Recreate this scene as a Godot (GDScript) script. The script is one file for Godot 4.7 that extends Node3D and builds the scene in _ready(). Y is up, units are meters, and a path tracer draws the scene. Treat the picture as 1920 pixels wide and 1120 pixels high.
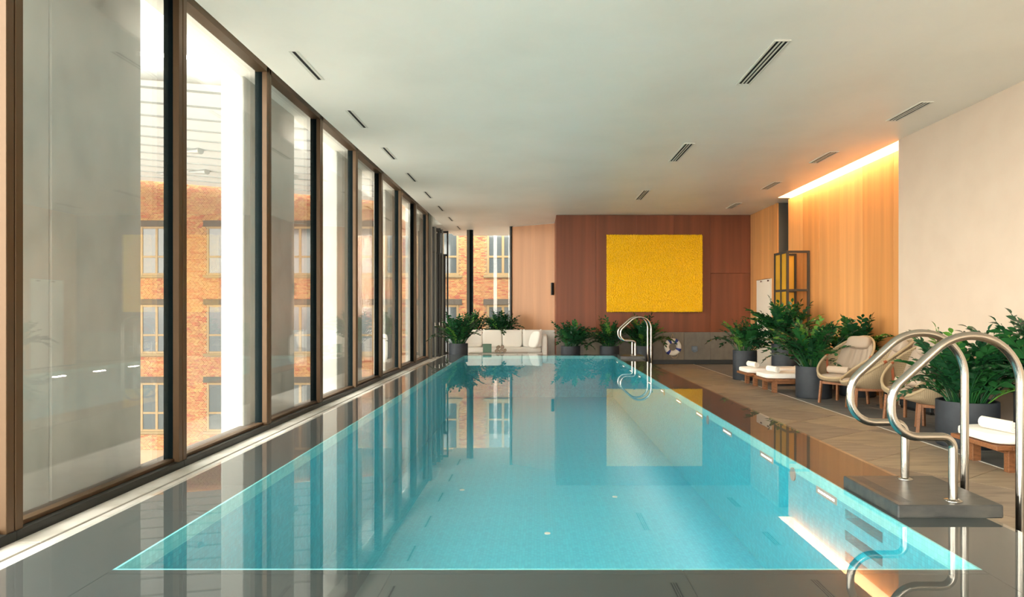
extends Node3D
# Indoor hotel pool: y up, metres, water surface at y = 0, the camera looks down -z.

const DECK := -0.393
const CEIL := 3.827
const WIN := -3.38        # inner face of the window frames
const GLASS := -3.485
const PXL := -1.814       # pool edges
const PXR := 1.903
const SPL := -2.305       # spill edges
const SPR := 2.41
const PZN := 2.946
const PZF := 17.07
const SZN := 1.3
const SZF := 17.5

var M := {}
var used := {}
var rng := RandomNumberGenerator.new()


# ------------------------------------------------------------------ geometry
class Geo:
	var v := PackedVector3Array()
	var n := PackedVector3Array()
	var uv := PackedVector2Array()
	var ix := PackedInt32Array()

	func tri(a: Vector3, b: Vector3, c: Vector3) -> void:   # counter-clockwise seen from outside
		var nn := (b - a).cross(c - a).normalized()
		var k := v.size()
		v.append(a); v.append(b); v.append(c)
		for i in 3: n.append(nn)
		uv.append(Vector2(0, 0)); uv.append(Vector2(1, 0)); uv.append(Vector2(1, 1))
		ix.append(k); ix.append(k + 2); ix.append(k + 1)

	func quad(a: Vector3, b: Vector3, c: Vector3, d: Vector3) -> void:
		var nn := (c - a).cross(d - b).normalized()
		var k := v.size()
		v.append(a); v.append(b); v.append(c); v.append(d)
		for i in 4: n.append(nn)
		uv.append(Vector2(0, 0)); uv.append(Vector2(1, 0)); uv.append(Vector2(1, 1)); uv.append(Vector2(0, 1))
		for i in [0, 2, 1, 0, 3, 2]: ix.append(k + i)

	func box(lo: Vector3, hi: Vector3, bev := 0.0, t := Transform3D()) -> Geo:
		var c := (lo + hi) / 2
		var h := (hi - lo) / 2
		h = h.abs()
		var b := minf(bev, minf(h.x, minf(h.y, h.z)) * 0.9)
		var p := func(sx: float, sy: float, sz: float, ax: int) -> Vector3:
			var e := Vector3(h.x - (0.0 if ax == 0 else b), h.y - (0.0 if ax == 1 else b), h.z - (0.0 if ax == 2 else b))
			return t * (c + Vector3(sx * e.x, sy * e.y, sz * e.z))
		for s in [1.0, -1.0]:
			var q := [[p.call(s, -s, -1, 0), p.call(s, s, -1, 0), p.call(s, s, 1, 0), p.call(s, -s, 1, 0)],
				[p.call(-1, s, -s, 1), p.call(-1, s, s, 1), p.call(1, s, s, 1), p.call(1, s, -s, 1)],
				[p.call(-s, -1, s, 2), p.call(s, -1, s, 2), p.call(s, 1, s, 2), p.call(-s, 1, s, 2)]]
			for f in q: quad(f[0], f[1], f[2], f[3])
		if b > 0.0:
			for s1 in [1.0, -1.0]:
				for s2 in [1.0, -1.0]:
					out(p.call(s1, s2, -1, 0), p.call(s1, s2, 1, 0), p.call(s1, s2, 1, 1), p.call(s1, s2, -1, 1), t * c)
					out(p.call(s1, -1, s2, 0), p.call(s1, 1, s2, 0), p.call(s1, 1, s2, 2), p.call(s1, -1, s2, 2), t * c)
					out(p.call(-1, s1, s2, 1), p.call(1, s1, s2, 1), p.call(1, s1, s2, 2), p.call(-1, s1, s2, 2), t * c)
					for s3 in [1.0, -1.0]:
						var a: Vector3 = p.call(s1, s2, s3, 0)
						var d: Vector3 = p.call(s1, s2, s3, 1)
						var e: Vector3 = p.call(s1, s2, s3, 2)
						if (d - a).cross(e - a).dot(a - t * c) > 0: tri(a, d, e)
						else: tri(a, e, d)
		return self

	func out(a: Vector3, b: Vector3, c: Vector3, d: Vector3, from: Vector3) -> void:
		if (c - a).cross(d - b).dot(a + c - 2.0 * from) > 0: quad(a, b, c, d)
		else: quad(a, d, c, b)

	func bar(a: Vector3, b: Vector3, w: float, d: float, bev := 0.0, up := Vector3.UP) -> Geo:   # a square bar from a to b
		var y := (b - a).normalized()
		if absf(y.dot(up)) > 0.98: up = Vector3.RIGHT if absf(y.x) < 0.9 else Vector3.BACK
		var x := up.cross(y).normalized()
		var z := x.cross(y).normalized()
		var L := a.distance_to(b)
		return box(Vector3(-w / 2, 0, -d / 2), Vector3(w / 2, L, d / 2), bev, Transform3D(Basis(x, y, z), a))

	func grid(P: Array, wrap_u := false, flip := false) -> Geo:   # rows of points; smooth
		var R := P.size()
		var C: int = P[0].size()
		var base := v.size()
		var acc := PackedVector3Array()
		acc.resize(R * C)
		var cu := C if wrap_u else C - 1
		for r in R - 1:
			for c in cu:
				var c2 := (c + 1) % C
				var f: Vector3 = (P[r + 1][c2] - P[r][c]).cross(P[r + 1][c] - P[r][c2])
				for k in [[r, c], [r, c2], [r + 1, c2], [r + 1, c]]:
					acc[k[0] * C + k[1]] += f
		for r in R:
			for c in C:
				v.append(P[r][c])
				var a: Vector3 = acc[r * C + c]
				a = a.normalized() if a.length() > 1e-12 else Vector3.UP
				n.append(-a if flip else a)
				uv.append(Vector2(float(c) / maxi(1, cu), float(r) / (R - 1)))
		for r in R - 1:
			for c in cu:
				var c2 := (c + 1) % C
				var q := [base + r * C + c, base + r * C + c2, base + (r + 1) * C + c2, base + (r + 1) * C + c]
				for k in ([0, 1, 2, 0, 2, 3] if flip else [0, 2, 1, 0, 3, 2]): ix.append(q[k])
		return self

	func tube(path: Array, r, seg := 10, cap := true) -> Geo:
		var P := []
		var up := Vector3.UP
		var prev := Vector3.ZERO
		for i in path.size():
			var t: Vector3 = (path[mini(i + 1, path.size() - 1)] - path[maxi(i - 1, 0)]).normalized()
			if i == 0: prev = (t.cross(Vector3.UP) if absf(t.y) < 0.95 else t.cross(Vector3.RIGHT)).normalized()
			prev = (prev - t * prev.dot(t)).normalized()
			var w := t.cross(prev)
			var rr: float = r[i] if r is Array else r
			var row := []
			for s in seg:
				var a := TAU * s / seg
				row.append(path[i] + (prev * cos(a) + w * sin(a)) * rr)
			P.append(row)
		grid(P, true)
		if cap:
			for e in [0, path.size() - 1]:
				var dir: Vector3 = (path[0] - path[1]) if e == 0 else (path[e] - path[e - 1])
				for s in range(1, seg - 1):
					if (P[e][s] - P[e][0]).cross(P[e][s + 1] - P[e][0]).dot(dir) > 0: tri(P[e][0], P[e][s], P[e][s + 1])
					else: tri(P[e][0], P[e][s + 1], P[e][s])
		return self

	func lathe(prof: Array, seg := 32, t := Transform3D()) -> Geo:   # [r, y] from the outside bottom on
		var P := []
		for p in prof:
			var row := []
			for s in seg:
				var a := TAU * s / seg
				row.append(t * Vector3(p[0] * cos(a), p[1], -p[0] * sin(a)))
			P.append(row)
		return grid(P, true)

	func blob(c: Vector3, r: Vector3, e := 2.0, t := Transform3D(), nu := 20, nv := 12) -> Geo:   # superellipsoid
		var P := []
		for i in nv + 1:
			var a := -PI / 2 + PI * i / nv
			var row := []
			for j in nu:
				var b := TAU * j / nu
				var f := func(x: float) -> float: return signf(x) * pow(absf(x), 2.0 / e)
				row.append(t * (c + Vector3(r.x * f.call(cos(a)) * f.call(cos(b)), r.y * f.call(sin(a)), -r.z * f.call(cos(a)) * f.call(sin(b)))))
			P.append(row)
		return grid(P, true)

	func prism(poly: Array, y0: float, y1: float, bev := 0.0) -> Geo:   # a polygon of (x, z) raised from y0 to y1
		var pts := PackedVector2Array(poly)
		if Geometry2D.is_polygon_clockwise(pts): pts.reverse()
		var top := pts
		if bev > 0.0:
			var o := Geometry2D.offset_polygon(pts, -bev)
			if o.size() == 1 and o[0].size() == pts.size():
				# keep the corners in step
				var best := 0
				for k in pts.size():
					if o[0][k].distance_to(pts[0]) < o[0][best].distance_to(pts[0]): best = k
				var oo := PackedVector2Array()
				for k in pts.size(): oo.append(o[0][(best + k) % pts.size()])
				if Geometry2D.is_polygon_clockwise(oo) == Geometry2D.is_polygon_clockwise(pts): top = oo
		var tr := Geometry2D.triangulate_polygon(top)
		for k in range(0, tr.size(), 3):
			var a := Vector3(top[tr[k]].x, y1, top[tr[k]].y)
			var b := Vector3(top[tr[k + 1]].x, y1, top[tr[k + 1]].y)
			var c := Vector3(top[tr[k + 2]].x, y1, top[tr[k + 2]].y)
			if (b - a).cross(c - a).y > 0: tri(a, b, c)
			else: tri(a, c, b)
		var cen := Vector2.ZERO
		for p in pts: cen += p / pts.size()
		for k in pts.size():
			var p := pts[k]
			var q := pts[(k + 1) % pts.size()]
			var pt := top[k]
			var qt := top[(k + 1) % pts.size()]
			var ym := y1 - bev
			var from := Vector3(cen.x, (y0 + y1) / 2, cen.y)
			if bev > 0.0: out(Vector3(p.x, ym, p.y), Vector3(q.x, ym, q.y), Vector3(qt.x, y1, qt.y), Vector3(pt.x, y1, pt.y), from)
			out(Vector3(p.x, y0, p.y), Vector3(q.x, y0, q.y), Vector3(q.x, ym, q.y), Vector3(p.x, ym, p.y), from)
		return self

	func add(g: Geo, t := Transform3D()) -> Geo:
		var k := v.size()
		var nb := t.basis.inverse().transposed()
		for i in g.v.size():
			v.append(t * g.v[i]); n.append((nb * g.n[i]).normalized()); uv.append(g.uv[i])
		for i in g.ix: ix.append(k + i)
		return self

	func mesh() -> ArrayMesh:
		var a := []
		a.resize(Mesh.ARRAY_MAX)
		a[Mesh.ARRAY_VERTEX] = v
		a[Mesh.ARRAY_NORMAL] = n
		a[Mesh.ARRAY_TEX_UV] = uv
		a[Mesh.ARRAY_INDEX] = ix
		var m := ArrayMesh.new()
		m.add_surface_from_arrays(Mesh.PRIMITIVE_TRIANGLES, a)
		return m


# ------------------------------------------------------------------ nodes
func numbered(called: String) -> String:
	used[called] = used.get(called, -1) + 1
	return called if used[called] == 0 else "%s_%03d" % [called, used[called]]


func thing(called: String, label: String, category: String, at := Vector3.ZERO, turn := 0.0, group := "") -> Node3D:
	var o := Node3D.new()
	o.name = numbered(called)
	add_child(o)
	o.position = at
	o.rotation.y = turn
	return tag(o, label, category, group)


func tag(o: Node, label: String, category: String, group := "", kind := "") -> Node:
	if label: o.set_meta("label", label)
	if category: o.set_meta("category", category)
	if group: o.set_meta("group", group)
	if kind: o.set_meta("kind", kind)
	return o


func part(called: String, shape, m: Material, parent: Node, label := "") -> MeshInstance3D:
	var o := MeshInstance3D.new()
	o.name = called
	o.mesh = shape.mesh() if shape is Geo else shape
	o.material_override = m
	parent.add_child(o, true)
	if label: o.set_meta("label", label)
	return o


func single(called: String, shape, m: Material, label: String, category: String, at := Vector3.ZERO, turn := 0.0, group := "") -> MeshInstance3D:
	var o := MeshInstance3D.new()
	o.name = numbered(called)
	o.mesh = shape.mesh() if shape is Geo else shape
	o.material_override = m
	add_child(o)
	o.position = at
	o.rotation.y = turn
	tag(o, label, category, group)
	return o


func struct(called: String, shape, m: Material) -> MeshInstance3D:
	var o := MeshInstance3D.new()
	o.name = called
	o.mesh = shape.mesh() if shape is Geo else shape
	o.material_override = m
	add_child(o)
	o.set_meta("kind", "structure")
	return o


func struct_node(called: String) -> Node3D:
	var o := Node3D.new()
	o.name = called
	add_child(o)
	o.set_meta("kind", "structure")
	return o


func bx(x0: float, x1: float, y0: float, y1: float, d0: float, d1: float, bev := 0.0) -> Geo:   # d = distance ahead of the camera
	return Geo.new().box(Vector3(x0, y0, -d1), Vector3(x1, y1, -d0), bev)


func at(x: float, y: float, d: float) -> Vector3:
	return Vector3(x, y, -d)


# ------------------------------------------------------------------ materials
func rgb(r: float, g: float, b: float) -> Color:
	return Color(r / 255.0, g / 255.0, b / 255.0)


func mat(called: String, c: Color, rough := 0.6, metal := 0.0, spec := 0.5) -> StandardMaterial3D:
	var m := StandardMaterial3D.new()
	m.resource_name = called
	m.albedo_color = c
	m.roughness = rough
	m.metallic = metal
	m.metallic_specular = spec
	M[called] = m
	return m


func noise_tex(sd: int, freq: float, cols: Array, size := 512, oct := 4, kind := FastNoiseLite.TYPE_SIMPLEX_SMOOTH) -> NoiseTexture2D:
	var f := FastNoiseLite.new()
	f.seed = sd
	f.noise_type = kind
	f.frequency = freq
	f.fractal_octaves = oct
	var t := NoiseTexture2D.new()
	t.width = size
	t.height = size
	t.seamless = true
	t.noise = f
	var g := Gradient.new()
	g.offsets = PackedFloat32Array(range(cols.size()).map(func(k): return float(k) / (cols.size() - 1)))
	g.colors = PackedColorArray(cols)
	t.color_ramp = g
	return t


func textured(m: StandardMaterial3D, t: Texture2D, scale: Vector3, world := true) -> StandardMaterial3D:
	m.albedo_color = Color.WHITE
	m.albedo_texture = t
	m.uv1_triplanar = true
	m.uv1_world_triplanar = world
	m.uv1_triplanar_sharpness = 8.0
	m.uv1_scale = scale
	return m


func relief(m: StandardMaterial3D, t: Texture2D, cm: float) -> void:
	m.heightmap_enabled = true
	m.heightmap_texture = t
	m.heightmap_scale = cm


func shades(c: Color, spread: float, k := 3) -> Array:
	var out := []
	for i in k:
		var f := 1.0 + spread * (2.0 * i / (k - 1) - 1.0)
		out.append(Color(clampf(c.r * f, 0, 1), clampf(c.g * f, 0, 1), clampf(c.b * f, 0, 1)))
	return out


func materials() -> void:
	# walls and ceiling
	var m := mat("ceiling_paint", rgb(236, 234, 226), 0.42, 0.0, 0.4)
	textured(m, noise_tex(3, 0.006, [rgb(236, 234, 226), rgb(242, 240, 232), rgb(245, 243, 236)]), Vector3(0.13, 0.13, 0.13))
	m = mat("cream_plaster", rgb(233, 214, 192), 0.75)
	textured(m, noise_tex(4, 0.01, [rgb(208, 189, 170), rgb(214, 196, 177)]), Vector3(0.3, 0.3, 0.3))
	mat("white_paint", rgb(232, 230, 222), 0.6)
	for w in [["wood_dark", rgb(126, 72, 49), 0.10], ["wood_dark_b", rgb(121, 69, 46), 0.10], ["wood_honey", rgb(211, 152, 94), 0.07], ["wood_honey_b", rgb(204, 144, 86), 0.07], ["wood_honey_c", rgb(216, 158, 100), 0.07], ["wood_pale", rgb(194, 144, 107), 0.06]]:
		m = mat(w[0], w[1], 0.45, 0.0, 0.4)
		textured(m, noise_tex(10 + hash(w[0]) % 50, 0.008, shades(w[1], w[2], 4), 1024, 7), Vector3(0.42, 0.014, 0.42))
	m = mat("teak", rgb(176, 104, 60), 0.5)
	textured(m, noise_tex(21, 0.02, shades(rgb(142, 94, 60), 0.16, 4)), Vector3(1.2, 4.0, 4.0), false)
	# stone
	m = mat("plinth_stone", rgb(112, 107, 98), 0.6)
	textured(m, noise_tex(23, 0.012, [rgb(104, 99, 91), rgb(112, 107, 98), rgb(117, 112, 103)], 512, 5), Vector3(0.9, 0.6, 0.9))
	m = mat("plinth_stone_b", rgb(120, 112, 98), 0.6)
	textured(m, noise_tex(24, 0.012, [rgb(110, 103, 90), rgb(118, 110, 96), rgb(124, 117, 103)], 512, 5), Vector3(0.9, 0.6, 0.9))
	mat("pale_stone", rgb(196, 192, 184), 0.55)
	textured(M.pale_stone, noise_tex(25, 0.01, [rgb(176, 172, 162), rgb(198, 194, 186), rgb(208, 204, 197)], 512, 5), Vector3(0.5, 0.5, 0.5))
	mat("base_dark", rgb(44, 50, 54), 0.5)
	for k in 3:
		var c: Color = [rgb(158, 141, 121), rgb(146, 130, 113), rgb(166, 148, 124)][k]
		m = mat("deck_%d" % k, c, 0.5)
		textured(m, noise_tex(31 + k, 0.01, [c * 0.80, c * 0.94, c, c * 1.06, c * 0.9], 512, 5), Vector3(0.28, 1.0, 1.3))
	m = mat("deck_grey", rgb(118, 116, 112), 0.5)
	textured(m, noise_tex(36, 0.01, [rgb(98, 97, 95), rgb(118, 116, 112), rgb(128, 124, 118)], 512, 5), Vector3(0.3, 1.0, 1.0))
	mat("grout", rgb(70, 62, 54), 0.8)
	m = mat("pool_slab", rgb(44, 46, 46), 0.45)
	textured(m, noise_tex(41, 0.02, [rgb(17, 20, 21), rgb(22, 25, 26), rgb(27, 29, 29)], 512, 4), Vector3(0.6, 0.6, 0.6))
	m = mat("step_stone", rgb(74, 76, 74), 0.38)
	textured(m, noise_tex(42, 0.012, [rgb(36, 38, 39), rgb(54, 56, 55), rgb(70, 69, 64)], 512, 5), Vector3(0.7, 1.2, 2.0))
	m = mat("pot_slate", rgb(66, 72, 80), 0.62)
	textured(m, noise_tex(43, 0.012, [rgb(32, 38, 45), rgb(39, 46, 54), rgb(48, 54, 61)], 512, 4), Vector3(0.8, 0.8, 0.8), false)
	m = mat("concrete", rgb(206, 204, 196), 0.7)
	textured(m, noise_tex(44, 0.008, [rgb(138, 140, 134), rgb(152, 153, 146), rgb(160, 160, 153)], 512, 5), Vector3(0.4, 0.25, 0.4))
	mat("pavement", rgb(140, 137, 131), 0.8)
	# pool mosaic
	for w in [["mosaic", [rgb(46, 182, 206), rgb(58, 190, 212), rgb(36, 172, 200)], rgb(30, 154, 184)], ["mosaic_wall", [rgb(38, 166, 184), rgb(46, 174, 192), rgb(32, 156, 176)], rgb(26, 134, 156)], ["mosaic_lip", [rgb(112, 204, 206), rgb(120, 210, 212), rgb(104, 196, 200)], rgb(90, 180, 186)]]:
		var im := Image.create(512, 512, false, Image.FORMAT_RGB8)
		im.fill(w[2])
		for i in 16:
			for j in 16:
				var c: Color = w[1][rng.randi() % 3]
				c = c.lerp(w[1][rng.randi() % 3], rng.randf())
				im.fill_rect(Rect2i(i * 32 + 1, j * 32 + 1, 30, 30), c)
		m = mat(w[0], Color.WHITE, 0.35)
		textured(m, ImageTexture.create_from_image(im), Vector3(2.35, 2.35, 2.35))
	# metals, glass
	mat("bronze", rgb(84, 63, 41), 0.45, 0.4)
	mat("frame_dark", rgb(36, 37, 34), 0.45, 0.3)
	mat("gasket", rgb(14, 22, 24), 0.8, 0.0, 0.1)
	mat("frame_grey", rgb(112, 112, 104), 0.5, 0.3)
	mat("steel", rgb(172, 168, 160), 0.15, 1.0)
	m = mat("glass", Color(0.9, 0.95, 0.93, 0.03), 0.0)
	m.transparency = BaseMaterial3D.TRANSPARENCY_ALPHA
	m = mat("water", Color(0.75, 0.95, 0.97, 0.02), 0.0, 0.0, 0.445)
	m.transparency = BaseMaterial3D.TRANSPARENCY_ALPHA
	m = mat("amber_glass", Color(0.92, 0.72, 0.22, 0.55), 0.3)
	m.transparency = BaseMaterial3D.TRANSPARENCY_ALPHA
	relief(m, noise_tex(51, 0.05, [Color.BLACK, Color.WHITE], 256, 3), 0.4)
	m.uv1_triplanar = true
	m.uv1_scale = Vector3(2, 2, 2)
	m = mat("frosted", Color(0.93, 0.90, 0.84), 0.35)
	# fabric
	mat("white_canvas", rgb(238, 235, 228), 0.9)
	var weave := noise_tex(55, 0.2, [Color.BLACK, Color.WHITE], 256, 2)
	for w in [["canvas", rgb(240, 236, 228)], ["towel", rgb(240, 235, 224)], ["beige", rgb(170, 153, 136)], ["beige_towel", rgb(182, 165, 147)]]:
		m = mat(w[0], w[1], 0.92)
		m.rim_enabled = true
		m.rim = 0.2
		m.uv1_triplanar = true
		m.uv1_scale = Vector3(3, 3, 3)
		relief(m, weave, 0.12)
	# rope weave
	var wi := Image.create(256, 256, false, Image.FORMAT_RGB8)
	var hi := Image.create(256, 256, false, Image.FORMAT_RGB8)
	for y in 256:
		for x in 256:
			var row := y / 32
			var u := fmod(x + (row % 2) * 32, 64.0) / 64.0
			var w2 := fmod(y, 32.0) / 32.0
			var h := sqrt(maxf(0.0, 1.0 - pow(2 * u - 1, 2.0))) * sqrt(maxf(0.0, 1.0 - pow(2 * w2 - 1, 4.0)))
			hi.set_pixel(x, y, Color(h, h, h))
			wi.set_pixel(x, y, rgb(98, 80, 58).lerp(rgb(180, 160, 128), clampf(h * 1.3, 0, 1)))
	m = mat("rope_weave", Color.WHITE, 0.85)
	m.albedo_texture = ImageTexture.create_from_image(wi)
	m.uv1_scale = Vector3(14, 5, 1)
	relief(m, ImageTexture.create_from_image(hi), 0.5)
	mat("rope", rgb(176, 156, 124), 0.85)
	mat("leather", rgb(150, 78, 42), 0.5)
	# plants
	for w in [["leaf_dark", rgb(25, 66, 40)], ["leaf_mid", rgb(36, 86, 44)], ["leaf_light", rgb(84, 132, 52)]]:
		m = mat(w[0], w[1], 0.25)
		m.backlight_enabled = true
		m.backlight = Color(w[1].r * 0.5, w[1].g * 0.5, w[1].b * 0.3)
	mat("soil", rgb(70, 66, 44), 0.95)
	# small things
	m = mat("yellow_petal", rgb(252, 204, 14), 0.3)
	mat("black_plastic", rgb(24, 26, 28), 0.45)
	mat("vent_white", rgb(216, 214, 204), 0.5)
	mat("vent_dark", rgb(12, 16, 16), 0.8)
	mat("buoy_white", rgb(238, 234, 226), 0.5)
	mat("buoy_blue", rgb(30, 52, 140), 0.5)
	mat("grey_box", rgb(110, 124, 136), 0.5)
	mat("sage_card", rgb(104, 140, 122), 0.6)
	mat("paper", rgb(226, 238, 236), 0.7)
	mat("print_grey", rgb(120, 118, 114), 0.7)
	mat("bowl_brown", rgb(74, 58, 52), 0.6)
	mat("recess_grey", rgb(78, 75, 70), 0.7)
	# outside
	for k in 5:
		mat("brick_%d" % k, [rgb(138, 98, 62), rgb(138, 80, 52), rgb(146, 112, 70), rgb(128, 66, 48), rgb(134, 92, 60)][k], 0.85)
	mat("mortar", rgb(126, 104, 82), 0.9)
	mat("lintel", rgb(62, 55, 47), 0.85)
	mat("sill_stone", rgb(108, 92, 64), 0.8)
	mat("window_wood", rgb(114, 93, 60), 0.6)
	mat("window_glass", rgb(62, 68, 70), 0.06, 0.0, 0.45)
	m = mat("canopy_white", rgb(206, 212, 214), 0.6)
	m.backlight_enabled = true
	m.backlight = Color(0.07, 0.071, 0.07)
	mat("steel_grey", rgb(150, 152, 150), 0.5, 0.3)
	m = mat("led_warm", rgb(255, 214, 160), 0.5)
	m.emission_enabled = true
	m.emission = rgb(255, 206, 148)
	m.emission_energy_multiplier = 2.0
	m = mat("led_white", rgb(255, 252, 240), 0.5)
	m.emission_enabled = true
	m.emission = rgb(255, 250, 232)
	m.emission_energy_multiplier = 1.0


# ------------------------------------------------------------------ camera and light
func camera_and_light() -> void:
	# one-point view: the vanishing point lies at pixel (1007, 584) of 1920 x 1120, focal length 1280 pixels
	var cam := Camera3D.new()
	cam.name = "camera"
	cam.projection = Camera3D.PROJECTION_FRUSTUM
	cam.near = 0.05
	cam.far = 200.0
	cam.size = 0.05 * 1120.0 / 1280.0
	cam.frustum_offset = Vector2(0.05 * (960.0 - 1007.0) / 1280.0, 0.05 * (584.0 - 560.0) / 1280.0)
	cam.position = Vector3(0, 1.1, 0)
	add_child(cam)
	var we := WorldEnvironment.new()
	we.name = "world"
	var e := Environment.new()
	e.background_mode = Environment.BG_SKY
	var sky := Sky.new()
	var sm := ProceduralSkyMaterial.new()
	sm.sky_top_color = rgb(244, 241, 230)
	sm.sky_horizon_color = rgb(255, 246, 228)
	sm.ground_bottom_color = rgb(170, 166, 158)
	sm.ground_horizon_color = rgb(200, 196, 188)
	sky.sky_material = sm
	e.sky = sky
	e.background_energy_multiplier = 9.0
	e.tonemap_mode = Environment.TONE_MAPPER_LINEAR
	e.tonemap_exposure = 1.98
	e.sdfgi_enabled = true
	e.ssao_enabled = true
	e.ssil_enabled = true
	we.environment = e
	add_child(we)


func area_light(called: String, where: Vector3, size: Vector2, turn: Vector3, c: Color, energy: float) -> void:
	var l := AreaLight3D.new()
	l.name = called
	l.area_size = size
	l.area_normalize_energy = true
	l.light_color = c
	l.light_energy = energy
	l.area_range = 40.0
	l.shadow_enabled = true
	l.position = where
	l.rotation = turn
	add_child(l, true)


# ------------------------------------------------------------------ room
func room() -> void:
	# ceiling slab with the blind pocket at the glass and the cove slot at the right-hand wall
	var g := bx(-3.0, 5.78, CEIL, 4.19, -6, 24.6)
	g.box(at(5.78, CEIL, 10.86), at(6.6, 4.19, -6))
	g.box(at(5.78, CEIL, 24.6), at(6.6, 4.19, 16.39))
	var c := struct("ceiling", g, M.ceiling_paint)
	part("roof_slab", bx(-3.9, 7.0, 4.19, 4.45, -6.3, 25.2), M.white_paint, c)
	# right-hand walls
	struct("wall_right", bx(5.75, 6.6, DECK, CEIL, -6, 10.86), M.cream_plaster)
	var w: Node3D = struct("wall_right_far", bx(6.07, 6.7, DECK, 4.19, 10.86, 16.39), M.white_paint)
	var d := 10.862
	for k in 6:
		var d2: float = [11.55, 12.65, 13.6, 14.6, 15.5, 16.388][k]
		part("wood_panel", bx(6.03, 6.075, DECK + 0.004, 3.79, d + 0.002, d2 - 0.002, 0.003), [M.wood_honey, M.wood_honey_b, M.wood_honey_c, M.wood_honey, M.wood_honey_b, M.wood_honey_c][k], w)
		d = d2
	part("recess_back", bx(6.55, 6.7, DECK, CEIL, 16.39, 17.15), M.recess_grey, w)
	part("recess_side", bx(6.07, 6.7, DECK, CEIL, 17.15, 19.6), M.recess_grey, w)
	part("wood_panel", bx(6.03, 6.075, DECK + 0.004, CEIL - 0.003, 17.152, 17.536, 0.003), M.wood_honey_b, w)
	part("wood_panel", bx(6.03, 6.075, 1.955, CEIL - 0.003, 17.54, 18.78, 0.003), M.wood_honey, w)
	part("wood_panel", bx(6.03, 6.075, DECK + 0.004, CEIL - 0.003, 18.784, 19.288, 0.003), M.wood_honey_c, w)
	# door of frosted glass in that wall
	var dr := struct_node("door_1")
	part("door_leaf", bx(6.035, 6.07, DECK + 0.01, 1.945, 17.60, 18.775, 0.004), M.frosted, dr)
	part("door_post", bx(6.0, 6.07, DECK + 0.01, 1.945, 17.545, 17.595, 0.004), M.vent_white, dr)
	part("hinge", bx(6.02, 6.036, 1.88, 1.92, 18.3, 18.42, 0.003), M.steel, dr)
	part("hinge", bx(6.02, 6.036, 1.88, 1.92, 17.75, 17.87, 0.003), M.steel, dr)
	# back wall: dark veneer over a stone plinth, with a flush door at its right end
	w = struct("wall_back", bx(0.543, 6.6, DECK, CEIL, 19.33, 21.3), M.wood_dark)
	var xs := [0.543, 1.66, 2.78, 3.87, 4.897]
	for k in 4:
		part("wood_panel", bx(xs[k] + 0.0015, xs[k + 1] - 0.0015, 0.515, CEIL - 0.008, 19.29, 19.335, 0.002), M.wood_dark if k % 2 == 0 else M.wood_dark_b, w)
	part("wood_panel", bx(4.899, 6.028, 2.176, CEIL - 0.008, 19.29, 19.335, 0.002), M.wood_dark, w)
	part("flush_door", bx(4.901, 6.022, 0.515, 2.168, 19.292, 19.335, 0.003), M.wood_dark_b, w, "flush veneer door with a thin joint")
	xs = [0.543, 1.3, 2.1, 2.85, 3.55, 4.15, 4.897, 5.55, 6.03]
	for k in 8:
		part("stone_tile", bx(xs[k] + 0.002, xs[k + 1] - 0.002, -0.27, 0.51, 19.275, 19.335, 0.003), M.plinth_stone if k % 3 != 1 else M.plinth_stone_b, w)
	struct("baseboard_back", bx(0.543, 6.03, DECK, -0.272, 19.265, 19.34, 0.004), M.base_dark)
	# slanted far wall: pale veneer over pale stone, then glass
	var A := Vector2(0.557, -20.99)
	var B := Vector2(-0.803, -21.91)
	var nrm := Vector2(-(B - A).y, (B - A).x).normalized()
	if nrm.y > 0: nrm = -nrm      # points away from the camera
	w = struct_node("wall_far")
	part("wall_core", Geo.new().prism([A + nrm * 0.05, B + nrm * 0.05, B + nrm * 0.3, A + nrm * 0.3], DECK, 4.19), M.white_paint, w)
	for k in 2:
		var a := A.lerp(B, k * 0.5 + 0.001)
		var b := A.lerp(B, k * 0.5 + 0.499)
		part("wood_panel", Geo.new().prism([a, b, b + nrm * 0.05, a + nrm * 0.05], 0.52, CEIL - 0.02), M.wood_pale, w)
		part("stone_tile", Geo.new().prism([a, b, b + nrm * 0.05, a + nrm * 0.05], DECK, 0.515), M.pale_stone, w)
	# behind the camera
	var nw := bx(-3.9, -2.6, DECK - 0.3, 4.3, -6.4, -6)
	nw.add(bx(5.2, 6.6, DECK - 0.3, 4.3, -6.4, -6)).add(bx(-2.6, 5.2, DECK - 0.3, DECK + 0.1, -6.4, -6)).add(bx(-2.6, 5.2, 3.7, 4.3, -6.4, -6))
	struct("wall_near", nw, M.cream_plaster)
	var wn := struct_node("window_30")
	for k in 5:
		var x := -2.6 + 7.8 * k / 4.0
		part("mullion", bx(x - 0.05, x + 0.05, DECK + 0.1, 3.7, -6.25, -6.1, 0.004), M.bronze, wn)
	var gn := Geo.new()
	gn.quad(at(-2.6, DECK + 0.1, -6.18), at(5.2, DECK + 0.1, -6.18), at(5.2, 3.7, -6.18), at(-2.6, 3.7, -6.18))
	part("glass_pane", gn, M.glass, wn)
	# floor: diagonal deck tiles on the pool side, grey tiles on the wall side, a bright strip between them
	var fg := bx(-3.9, SPL + 0.05, DECK - 0.25, DECK - 0.012, -6.3, 25)
	fg.add(bx(SPR - 0.05, 6.7, DECK - 0.25, DECK - 0.012, -6.3, 25)).add(bx(SPL + 0.05, SPR - 0.05, DECK - 0.25, DECK - 0.012, -6.3, SZN + 0.05)).add(bx(SPL + 0.05, SPR - 0.05, DECK - 0.25, DECK - 0.012, SZF - 0.05, 25))
	var fl := struct("floor", fg, M.grout)
	var strip := PackedVector2Array([Vector2(SPR + 0.02, 0.0), Vector2(4.40, 0.0), Vector2(4.40, -19.27), Vector2(SPR + 0.02, -19.27)])
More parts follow.
